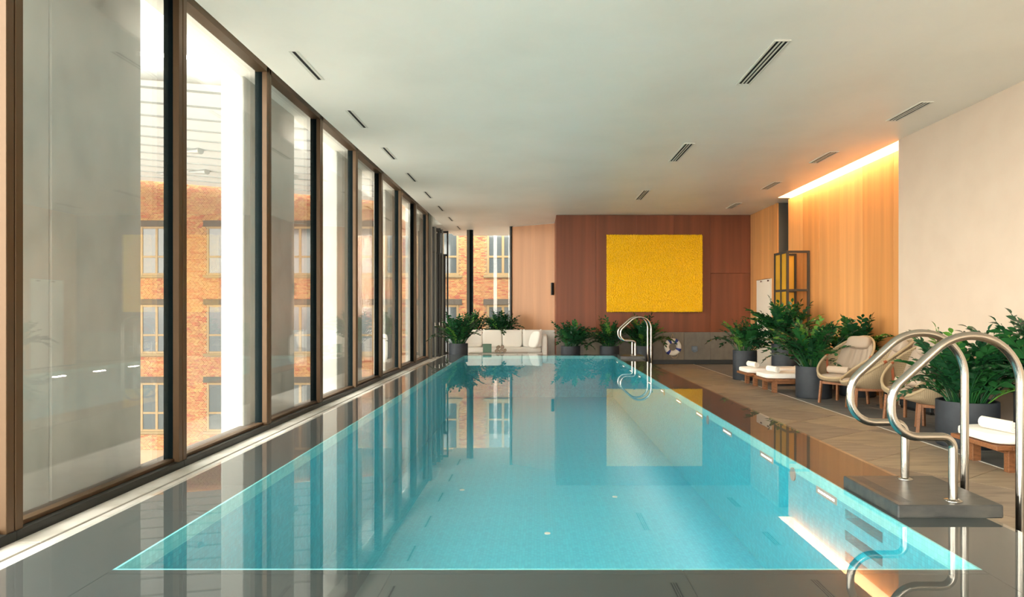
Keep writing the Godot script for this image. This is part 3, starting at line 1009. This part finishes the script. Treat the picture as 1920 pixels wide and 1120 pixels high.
# ------------------------------------------------------------------ furniture
func roll_geo(r: float, l: float, turns := 3.2) -> Geo:   # a towel rolled up, along x
	var th := r / (turns + 0.9)
	var rows := []
	var cap0 := []
	var cap1 := []
	var n2 := 64
	var out_line := []
	for i in n2 + 1:
		var a := TAU * turns * i / n2
		var rr := th * 0.6 + (r - th * 0.6) * i / n2
		out_line.append([a, rr])
	# outer skin of the strip, then its inner skin back
	var loop := []
	for q in out_line: loop.append(Vector2(cos(q[0]), sin(q[0])) * q[1])
	for i in range(n2, -1, -1):
		var q: Array = out_line[i]
		loop.append(Vector2(cos(q[0]), sin(q[0])) * maxf(0.002, q[1] - th * 0.72))
	var g := Geo.new()
	var A := []
	for s in [-0.5, -0.485, 0.485, 0.5]:
		var k: float = 0.96 if absf(s) > 0.49 else 1.0
		var row := []
		for p in loop: row.append(Vector3(s * l, p.y * k, p.x * k))
		A.append(row)
	g.grid(A, true, true)
	var N := loop.size()
	for e in [0, 3]:
		var sgn := -1.0 if e == 0 else 1.0
		for i in n2:
			var a: Vector3 = A[e][i]
			var b: Vector3 = A[e][i + 1]
			var c: Vector3 = A[e][N - 2 - i]
			var d: Vector3 = A[e][N - 1 - i]
			if (c - a).cross(d - b).x * sgn > 0: g.quad(a, b, c, d)
			else: g.quad(a, d, c, b)
	return g


var roll_mesh: ArrayMesh


func towel(where: Vector3, turn: float, m: Material, label: String, s := 1.0, group := "rolled towels") -> void:
	if roll_mesh == null: roll_mesh = roll_geo(0.062, 0.36).mesh()
	var o := single("rolled_towel", roll_mesh, m, label, "towel", where, turn, group)
	o.scale = Vector3(s, s, s)


func lounger(d: float, label: String, x0 := 4.16, back := false) -> void:
	var t := thing("sun_lounger", label, "lounger", at(x0, DECK, d), 0, "teak sun loungers facing the pool")
	var L := 1.80
	var W := 0.70
	for x in [0.15, 1.50]:
		for z in [-0.26, 0.26]:
			part("leg", Geo.new().box(Vector3(x, 0, z - 0.035), Vector3(x + 0.085, 0.215, z + 0.035), 0.004), M.teak, t)
		part("cross_rail", Geo.new().box(Vector3(x + 0.015, 0.165, -0.225), Vector3(x + 0.07, 0.213, 0.225), 0.003), M.teak, t)
	for z in [-0.26, 0.26]:
		part("side_rail", Geo.new().box(Vector3(0.24, 0.16, z - 0.022), Vector3(1.498, 0.213, z + 0.022), 0.003), M.teak, t)
	for k in 12:
		part("slat", Geo.new().box(Vector3(k * L / 12 + 0.003, 0.217, -W / 2), Vector3((k + 1) * L / 12 - 0.003, 0.258, W / 2), 0.003), M.teak, t)
	part("mattress", Geo.new().blob(Vector3(0.61, 0.308, 0), Vector3(0.60, 0.05, W / 2 - 0.01), 7.0, Transform3D(), 48, 16), M.canvas, t)
	var tb := Transform3D(Basis(Vector3.BACK, 0.17 if back else 0.12), Vector3(1.16, 0.262, 0))
	part("back_mattress", Geo.new().blob(Vector3(0.33, 0.05, 0), Vector3(0.34, 0.05, W / 2 - 0.01), 7.0, tb, 40, 14), M.canvas, t)


func rim(phi: float) -> Vector3:
	var s := (1.0 - cos(phi)) / 2.0
	return Vector3(0.40 * sin(phi) * (1.0 - 0.10 * s * s), 0.43 + 0.64 * pow(s, 1.2), 0.36 * cos(phi) - 0.28 * s * s)


func pan(phi: float, k := 1.0) -> Vector3:
	return Vector3(0.29 * sin(phi) * k, 0.355, 0.27 * cos(phi) * k - 0.02)


func shell_point(phi: float, v: float, inward: float) -> Vector3:
	var a := pan(phi)
	var b := rim(phi)
	var p := a.lerp(b, v)
	var outw := Vector3(sin(phi), -0.15, cos(phi)).normalized()
	p += outw * (0.055 * sin(PI * v) - inward)
	return p


func make_chair(where: Vector3, turn: float, label: String) -> Node3D:
	var t := thing("rope_armchair", label, "armchair", where, turn, "rope lounge armchairs by the pool")
	for q in [[-1, 1], [1, 1], [-1, -1], [1, -1]]:
		var a := Vector3(q[0] * 0.27, 0, q[1] * 0.25 - 0.02)
		var b := Vector3(q[0] * 0.25, 0.36, q[1] * 0.225 - 0.02)
		part("leg", Geo.new().bar(a, b, 0.042, 0.034, 0.004), M.teak, t)
	part("rail", Geo.new().box(Vector3(-0.235, 0.315, 0.185), Vector3(0.235, 0.355, 0.215), 0.003), M.teak, t)
	part("rail", Geo.new().box(Vector3(-0.235, 0.315, -0.255), Vector3(0.235, 0.355, -0.225), 0.003), M.teak, t)
	for s in [-1, 1]:
		part("rail", Geo.new().box(Vector3(s * 0.25 - 0.014, 0.315, -0.225), Vector3(s * 0.25 + 0.014, 0.355, 0.185), 0.003), M.teak, t)
	var g := Geo.new()
	for side in 2:
		var P := []
		for j in 11:
			var row := []
			for i in 56: row.append(shell_point(TAU * i / 56, j / 10.0, 0.022 * side))
			P.append(row)
		g.grid(P, true, side == 1)
	var bottom := []
	for j in 4:
		var row := []
		for i in 56: row.append(pan(TAU * i / 56, j / 3.0))
		bottom.append(row)
	g.grid(bottom, true, false)
	part("woven_shell", g, M.rope_weave, t)
	var path := []
	for i in 73: path.append(rim(TAU * i / 72) + Vector3(0, 0.002, 0))
	part("rope_rim", Geo.new().tube(path, 0.019, 10, false), M.rope, t)
	part("seat_cushion", Geo.new().blob(Vector3(0, 0.435, 0.035), Vector3(0.315, 0.05, 0.30), 2.6, Transform3D(), 36, 14), M.beige, t)
	var P2 := []
	for j in 17:
		var row := []
		for i in 33:
			var u := i / 16.0 - 1.0
			var v := j / 16.0
			var phi := PI + u * 1.12 * (1.0 - 0.28 * v)
			var edge := (1.0 - pow(absf(u), 6.0)) * (1.0 - pow(absf(2 * v - 1), 10.0))
			var fold := (0.016 * sin(u * 13.0 + 2.0 * v + turn) + 0.007 * sin(u * 5.0 - 7.0 * v)) * edge
			row.append(shell_point(phi, 0.16 + 0.80 * v, 0.026 + (0.06 + 0.03 * sin(PI * v)) * edge) + Vector3(0, 0, fold))
		P2.append(row)
	part("back_cushion", Geo.new().grid(P2, false, false), M.beige, t)
	var tp := Transform3D(Basis(Vector3.RIGHT, -0.40), Vector3(0, 0.975, -0.455))
	part("head_pillow", Geo.new().blob(Vector3.ZERO, Vector3(0.20, 0.105, 0.07), 3.6, tp, 28, 14), M.beige, t)
	for s in [-1, 1]:
		var ph: float = s * 1.72
		var c := rim(ph)
		var d := (rim(ph + 0.05) - rim(ph - 0.05)).normalized()
		part("leather_strap", Geo.new().tube([c - d * 0.022, c + d * 0.022], 0.0225, 10), M.leather, t)
		part("leather_strap", Geo.new().bar(c + Vector3(0, -0.02, 0), shell_point(ph, 0.25, 0.028), 0.035, 0.006, 0.002), M.leather, t)
	return t


func chair_at(t: Node3D, p: Vector3) -> Vector3:
	return t.transform * p


func furniture() -> void:
	lounger(12.78, "teak lounger with white mattress behind the bushy slate pot, nearer of the far pair", 4.16)
	lounger(13.88, "teak lounger farthest from the camera, beside the arching plant", 4.16, true)
	lounger(6.59, "near teak lounger with white mattress and a rolled towel", 4.2)
	lounger(5.56, "lounger at the right edge of the picture, only its foot corner showing", 4.13)
	towel(at(4.40, DECK + 0.418, 12.72), -1.42, M.towel, "rolled white towel on the nearer lounger of the far pair")
	towel(at(4.38, DECK + 0.418, 13.85), -1.42, M.towel, "rolled white towel on the farthest lounger")
	towel(at(4.38, DECK + 0.418, 6.48), -1.40, M.towel, "rolled white towel on the near lounger")
	# armchairs in two pairs; 0 faces the camera, minus turns towards the pool
	var c1 := make_chair(at(4.95, DECK, 11.05), -0.98, "rope armchair with beige cushions, first from the bushy slate pot")
	var c2 := make_chair(at(4.97, DECK, 10.28), -1.78, "rope armchair turned away towards the pool, second from the bushy pot")
	var c3 := make_chair(at(5.08, DECK, 9.22), -1.02, "rope armchair facing the pool steps, third from the bushy pot")
	var c4 := make_chair(at(4.98, DECK, 8.48), -2.05, "rope armchair showing its woven side, next to the large leafy plant")
	towel(chair_at(c1, Vector3(-0.02, 0.545, 0.08)), c1.rotation.y, M.beige_towel, "rolled beige towel on the armchair nearest the bushy pot")
	towel(chair_at(c2, Vector3(0.03, 0.545, 0.05)), c2.rotation.y, M.beige_towel, "rolled beige towel on the second armchair")
	towel(chair_at(c3, Vector3(-0.02, 0.545, 0.05)), c3.rotation.y, M.beige_towel, "rolled beige towel on the third armchair")
	towel(chair_at(c4, Vector3(0.0, 0.545, 0.05)), c4.rotation.y, M.beige_towel, "rolled beige towel on the armchair by the large plant")
	# dark cabinet behind the chairs with a booklet, and a stool bowl under them
	var cb := thing("side_cabinet", "low dark cabinet standing between the armchairs and the wall", "cabinet", at(5.685, DECK, 10.2))
	part("body", Geo.new().box(Vector3(-0.05, 0.04, -0.42), Vector3(0.05, 0.86, 0.42), 0.006), M.base_dark, cb)
	part("plinth", Geo.new().box(Vector3(-0.04, 0, -0.4), Vector3(0.04, 0.04, 0.4)), M.black_plastic, cb)
	part("top", Geo.new().box(Vector3(-0.06, 0.862, -0.435), Vector3(0.06, 0.885, 0.435), 0.004), M.pot_slate, cb)
	var st := thing("side_table", "small round side table between the first two armchairs", "table", at(5.50, DECK, 10.78))
	part("top", Geo.new().lathe([[0.0, 0.40], [0.19, 0.40], [0.2, 0.41], [0.2, 0.42], [0.19, 0.43], [0.0, 0.43]], 28), M.pot_slate, st)
	part("column", Geo.new().lathe([[0.13, 0.0], [0.13, 0.012], [0.03, 0.03], [0.025, 0.4]], 20), M.base_dark, st)
	var bk := thing("booklet", "pale printed booklet standing open on the side table", "booklet", at(5.49, DECK + 0.43, 10.80), -0.15)
	part("cover", Geo.new().box(Vector3(-0.10, 0.0, -0.004), Vector3(0.10, 0.215, 0.004), 0.001, Transform3D(Basis(Vector3.RIGHT, -0.12), Vector3.ZERO)), M.paper, bk)
	part("picture", Geo.new().box(Vector3(0.0, 0.03, 0.004), Vector3(0.085, 0.20, 0.0052), 0.0, Transform3D(Basis(Vector3.RIGHT, -0.12), Vector3.ZERO)), M.print_grey, bk)
	for q in [[at(5.34, DECK, 8.72), "dark brown bowl planter on the floor by the large leafy plant"], [at(0.19, DECK, 18.55), "dark brown bowl planter on the floor beside the white sofa"]]:
		single("bowl_planter", Geo.new().lathe([[0.0, 0.0], [0.10, 0.0], [0.19, 0.08], [0.24, 0.19], [0.235, 0.28], [0.225, 0.30], [0.21, 0.28], [0.0, 0.25]], 32), M.bowl_brown, q[1], "planter", q[0], 0, "brown bowl planters")
	sofa()


func sofa() -> void:
	var s := thing("sofa", "long white four-seat sofa against the far wall", "sofa", at(-1.05, DECK, 20.45))
	var W := 2.42
	part("base", Geo.new().box(Vector3(-W / 2, 0.03, -0.42), Vector3(W / 2, 0.28, 0.40), 0.03), M.canvas, s)
	part("seat_cushion", Geo.new().blob(Vector3(0, 0.345, 0.03), Vector3(W / 2 - 0.02, 0.075, 0.40), 8.0, Transform3D(), 60, 14), M.canvas, s)
	part("back", Geo.new().box(Vector3(-W / 2, 0.28, -0.46), Vector3(W / 2, 0.80, -0.32), 0.05), M.canvas, s)
	for k in 4:
		var x := -W / 2 + W * (k + 0.5) / 4
		var tb := Transform3D(Basis(Vector3.RIGHT, -0.16), Vector3(x, 0.665, -0.2))
		var P := Geo.new().blob(Vector3.ZERO, Vector3(W / 8 - 0.004, 0.265, 0.10), 6.0, tb, 40, 20)
		for c in [-1, 1]:
			P.blob(Vector3(c * (W / 8 - 0.045), 0.235, 0), Vector3(0.05, 0.055, 0.02), 1.6, tb, 12, 8)
		part("back_cushion", P, M.canvas, s)
	for c in [-1, 1]:
		part("arm", Geo.new().blob(Vector3(c * (W / 2 + 0.07), 0.40, -0.02), Vector3(0.09, 0.41, 0.44), 5.0, Transform3D(), 28, 20), M.canvas, s)
	single("throw_pillow", Geo.new().blob(Vector3.ZERO, Vector3(0.24, 0.25, 0.07), 3.4, Transform3D(Basis(Vector3.UP, -0.95) * Basis(Vector3.RIGHT, -0.3), Vector3.ZERO), 30, 16), M.canvas, "white throw pillow leaning on the right arm of the sofa", "pillow", at(-0.06, DECK + 0.66, 20.12))
	# low table with a card and towels
	var t := thing("coffee_table", "long low table with a thin pale top in front of the sofa", "table", at(-1.075, DECK, 19.05))
	part("table_top", Geo.new().box(Vector3(-0.81, 0.315, -0.35), Vector3(0.81, 0.335, 0.35), 0.004), M.pale_stone, t)
	for x in [-0.55, 0.55]:
		for z in [-0.2, 0.2]:
			part("leg", Geo.new().tube([Vector3(x, 0, z), Vector3(x * 0.96, 0.315, z)], 0.02, 10), M.black_plastic, t)
	single("display_box", Geo.new().box(Vector3(-0.12, 0, -0.015), Vector3(0.12, 0.245, 0.015), 0.003), M.sage_card, "sage green box standing on the low table", "box", at(-1.395, DECK + 0.336, 19.1))
	var k := 0
	for q in [[-1.13, 0.0, "left"], [-1.02, 0.0, "middle"], [-0.91, 0.0, "right"], [-1.09, 0.097, "upper left"], [-0.975, 0.097, "upper right"]]:
		towel(at(q[0], DECK + 0.336 + 0.056 + q[1], 19.05), PI / 2, M.beige_towel, "rolled beige towel on the low table, %s of the stack" % q[2], 0.9, "towels stacked on the low table")


# ------------------------------------------------------------------ outside
func outside() -> void:
	struct("floor_outside", bx(-70, 30, -6.2, -6.0, -30, 60), M.pavement)
	# flat concrete piers beyond the glass, each of two precast panels
	for k in 5:
		var d := 4.77 + 4.19 * k
		var which: String = ["nearest the camera", "second along the glass", "third along the glass", "fourth along the glass", "last along the glass"][k]
		var c := thing("concrete_pier", "broad pale concrete pier outside the windows, %s" % which, "pier", at(-4.0, -6.0, d), 0, "concrete piers outside the windows")
		part("precast_panel", Geo.new().box(Vector3(-0.15, 0, -0.625), Vector3(0.15, 12.4, 0), 0.012), M.concrete, c)
		part("precast_panel", Geo.new().box(Vector3(-0.15, 0, -1.87), Vector3(0.15, 12.4, -0.635), 0.012), M.concrete, c)
		part("joint_core", Geo.new().box(Vector3(-0.12, 0, -0.9), Vector3(0.12, 12.4, -0.4)), M.lintel, c)
	# brick building opposite
	var D := 28.0
	var b := thing("brick_building", "brick building with wooden casement windows seen through the glass", "building", at(0, 0, D))
	part("wall", Geo.new().box(Vector3(-30, -6, -6), Vector3(8, 9.0, -0.012)), M.mortar, b)
	var px := D / 1280.0
	var holes := []
	for cx in [160, 294, 418, 563, 700, 830, 943, 1075]:
		for ty in [425, 572, 718]:
			var x0: float = (cx - 30 - 1007) * px
			var x1: float = (cx + 30 - 1007) * px
			var y1: float = 1.1 + (584 - ty) * px
			var y0 := y1 - 2.0
			holes.append([x0, x1, y0, y1])
			part("lintel", Geo.new().box(Vector3(x0 - 0.14, y1, -0.02), Vector3(x1 + 0.14, y1 + 0.24, 0.05), 0.01), M.lintel, b)
			part("sill", Geo.new().box(Vector3(x0 - 0.14, y0 - 0.10, -0.02), Vector3(x1 + 0.14, y0, 0.08), 0.01), M.sill_stone, b)
			var f := Geo.new()
			for s in [[x0, x0 + 0.09, y0, y1], [x1 - 0.09, x1, y0, y1], [x0 + 0.09, x1 - 0.09, y1 - 0.09, y1], [x0 + 0.09, x1 - 0.09, y0, y0 + 0.09], [(x0 + x1) / 2 - 0.05, (x0 + x1) / 2 + 0.05, y0 + 0.09, y1 - 0.09], [x0 + 0.09, (x0 + x1) / 2 - 0.05, y0 + 0.72, y0 + 0.80], [(x0 + x1) / 2 + 0.05, x1 - 0.09, y0 + 0.72, y0 + 0.80]]:
				f.box(Vector3(s[0], s[2], -0.015), Vector3(s[1], s[3], 0.02), 0.006)
			var fr := part("window", f, M.window_wood, b)
			for s in [[x0 + 0.09, (x0 + x1) / 2 - 0.05, y0 + 0.09, y0 + 0.72], [(x0 + x1) / 2 + 0.05, x1 - 0.09, y0 + 0.09, y0 + 0.72], [x0 + 0.09, (x0 + x1) / 2 - 0.05, y0 + 0.80, y1 - 0.09], [(x0 + x1) / 2 + 0.05, x1 - 0.09, y0 + 0.80, y1 - 0.09]]:
				part("pane", Geo.new().box(Vector3(s[0], s[2], -0.010), Vector3(s[1], s[3], -0.004)), M.window_glass, fr)
	var single_brick := Geo.new().box(Vector3(-0.081, -0.0225, -0.02), Vector3(0.081, 0.0225, 0.012), 0.003).mesh()
	var lists := [[], [], [], [], []]
	var singles := 0
	rng.seed = 77
	var rows := int(11.2 / 0.053)
	for r in rows:
		var y := -4.6 + r * 0.053 + 0.0265
		var k := 0
		var x := -19.5 + (0.0425 if r % 2 == 0 else 0.0) + 0.085 * (r % 3)
		while x < 1.5:
			var c := x + 0.085
			var in_hole := false
			for h in holes:
				if c > h[0] - 0.10 and c < h[1] + 0.10 and y > h[2] - 0.12 and y < h[3] + 0.25:
					if c > h[0] - 0.02 and c < h[1] + 0.02 or y > h[3] or y < h[2]: in_hole = true
			x += 0.17
			if in_hole: continue
			var tone := 0
			var q := rng.randf()
			tone = 0 if q < 0.34 else 2 if q < 0.58 else 4 if q < 0.76 else 1 if q < 0.9 else 3
			var at2 := Vector3(c, y, rng.randf_range(-0.006, 0.004))
			var pxx := 1007.0 + c / px
			var pyy := 584.0 - (y - 1.1) / px
			if singles < 300 and pxx > 348 and pxx < 426 and pyy > 386 and pyy < 440:
				var o := part("brick", single_brick, M["brick_%d" % tone], b)
				o.position = at2
				singles += 1
			else:
				lists[tone].append(at2)
	for k in 5:
		var mm := MultiMesh.new()
		mm.transform_format = MultiMesh.TRANSFORM_3D
		mm.mesh = single_brick
		mm.instance_count = lists[k].size()
		for i in lists[k].size(): mm.set_instance_transform(i, Transform3D(Basis(), lists[k][i]))
		var mi := MultiMeshInstance3D.new()
		mi.name = "brickwork"
		mi.multimesh = mm
		mi.material_override = M["brick_%d" % k]
		b.add_child(mi, true)
		mi.set_meta("kind", "stuff")
	# white panelled canopy over the courtyard, sloping a little
	var cp := thing("courtyard_canopy", "white panelled canopy roof over the courtyard outside", "canopy", at(0, 0, 0))
	var hy := func(x: float, d: float) -> float: return 6.44 - 0.088 * (x + 16.2) + 0.012 * (28 - d)
	for k in 12:
		var a := 13.4 + k * 1.2
		for s in 2:
			var xa: float = [-22.0, -13.0][s] + 0.01
			var xb: float = [-13.0, -4.9][s] - 0.01
			var g := Geo.new()
			var c8 := []
			for q in [[xa, a + 0.03], [xb, a + 0.03], [xb, a + 1.17], [xa, a + 1.17]]:
				c8.append(at(q[0], hy.call(q[0], q[1]), q[1]))
			var cen: Vector3 = (c8[0] + c8[2]) / 2 + Vector3(0, 0.03, 0)
			var u := Vector3(0, 0.06, 0)
			g.out(c8[0], c8[1], c8[2], c8[3], cen)
			g.out(c8[0] + u, c8[1] + u, c8[2] + u, c8[3] + u, cen)
			for i in 4: g.out(c8[i], c8[(i + 1) % 4], c8[(i + 1) % 4] + u, c8[i] + u, cen)
			part("panel", g, M.canopy_white, cp)
		part("purlin", Geo.new().bar(at(-22, hy.call(-22.0, a) + 0.0, a), at(-4.9, hy.call(-4.9, a) + 0.0, a), 0.05, 0.07), M.steel_grey, cp)
	for k in 20:
		var a := 5.4 + k * 0.4
		part("louvre_slat", Geo.new().bar(at(-22, 7.3, a), at(-4.75, 6.0, a), 0.04, 0.30, 0.0, Vector3(0, 1, 0.6)), M.canopy_white, cp)
	for q in [[-12.5, 24.5], [-11.0, 21.0], [-14.2, 25.5], [-9.2, 24.0], [-13.0, 19.5]]:
		part("bracket", Geo.new().tube([at(q[0], hy.call(q[0], q[1]) - 0.06, q[1]), at(q[0] + 0.9, hy.call(q[0], q[1]) - 0.14, q[1] - 0.5)], [0.03, 0.11], 10), M.steel_grey, cp)
	part("edge_beam", Geo.new().tube([at(-22, 6.9, 13.2), at(-4.9, 5.6, 13.2)], 0.22, 16), M.steel_grey, cp)


func _ready() -> void:
	rng.seed = 5
	camera_and_light()
	materials()
	room()
	windows()
	pool()
	steps()
	outside()
	fittings()
	wall_things()
	furniture()
	plants()
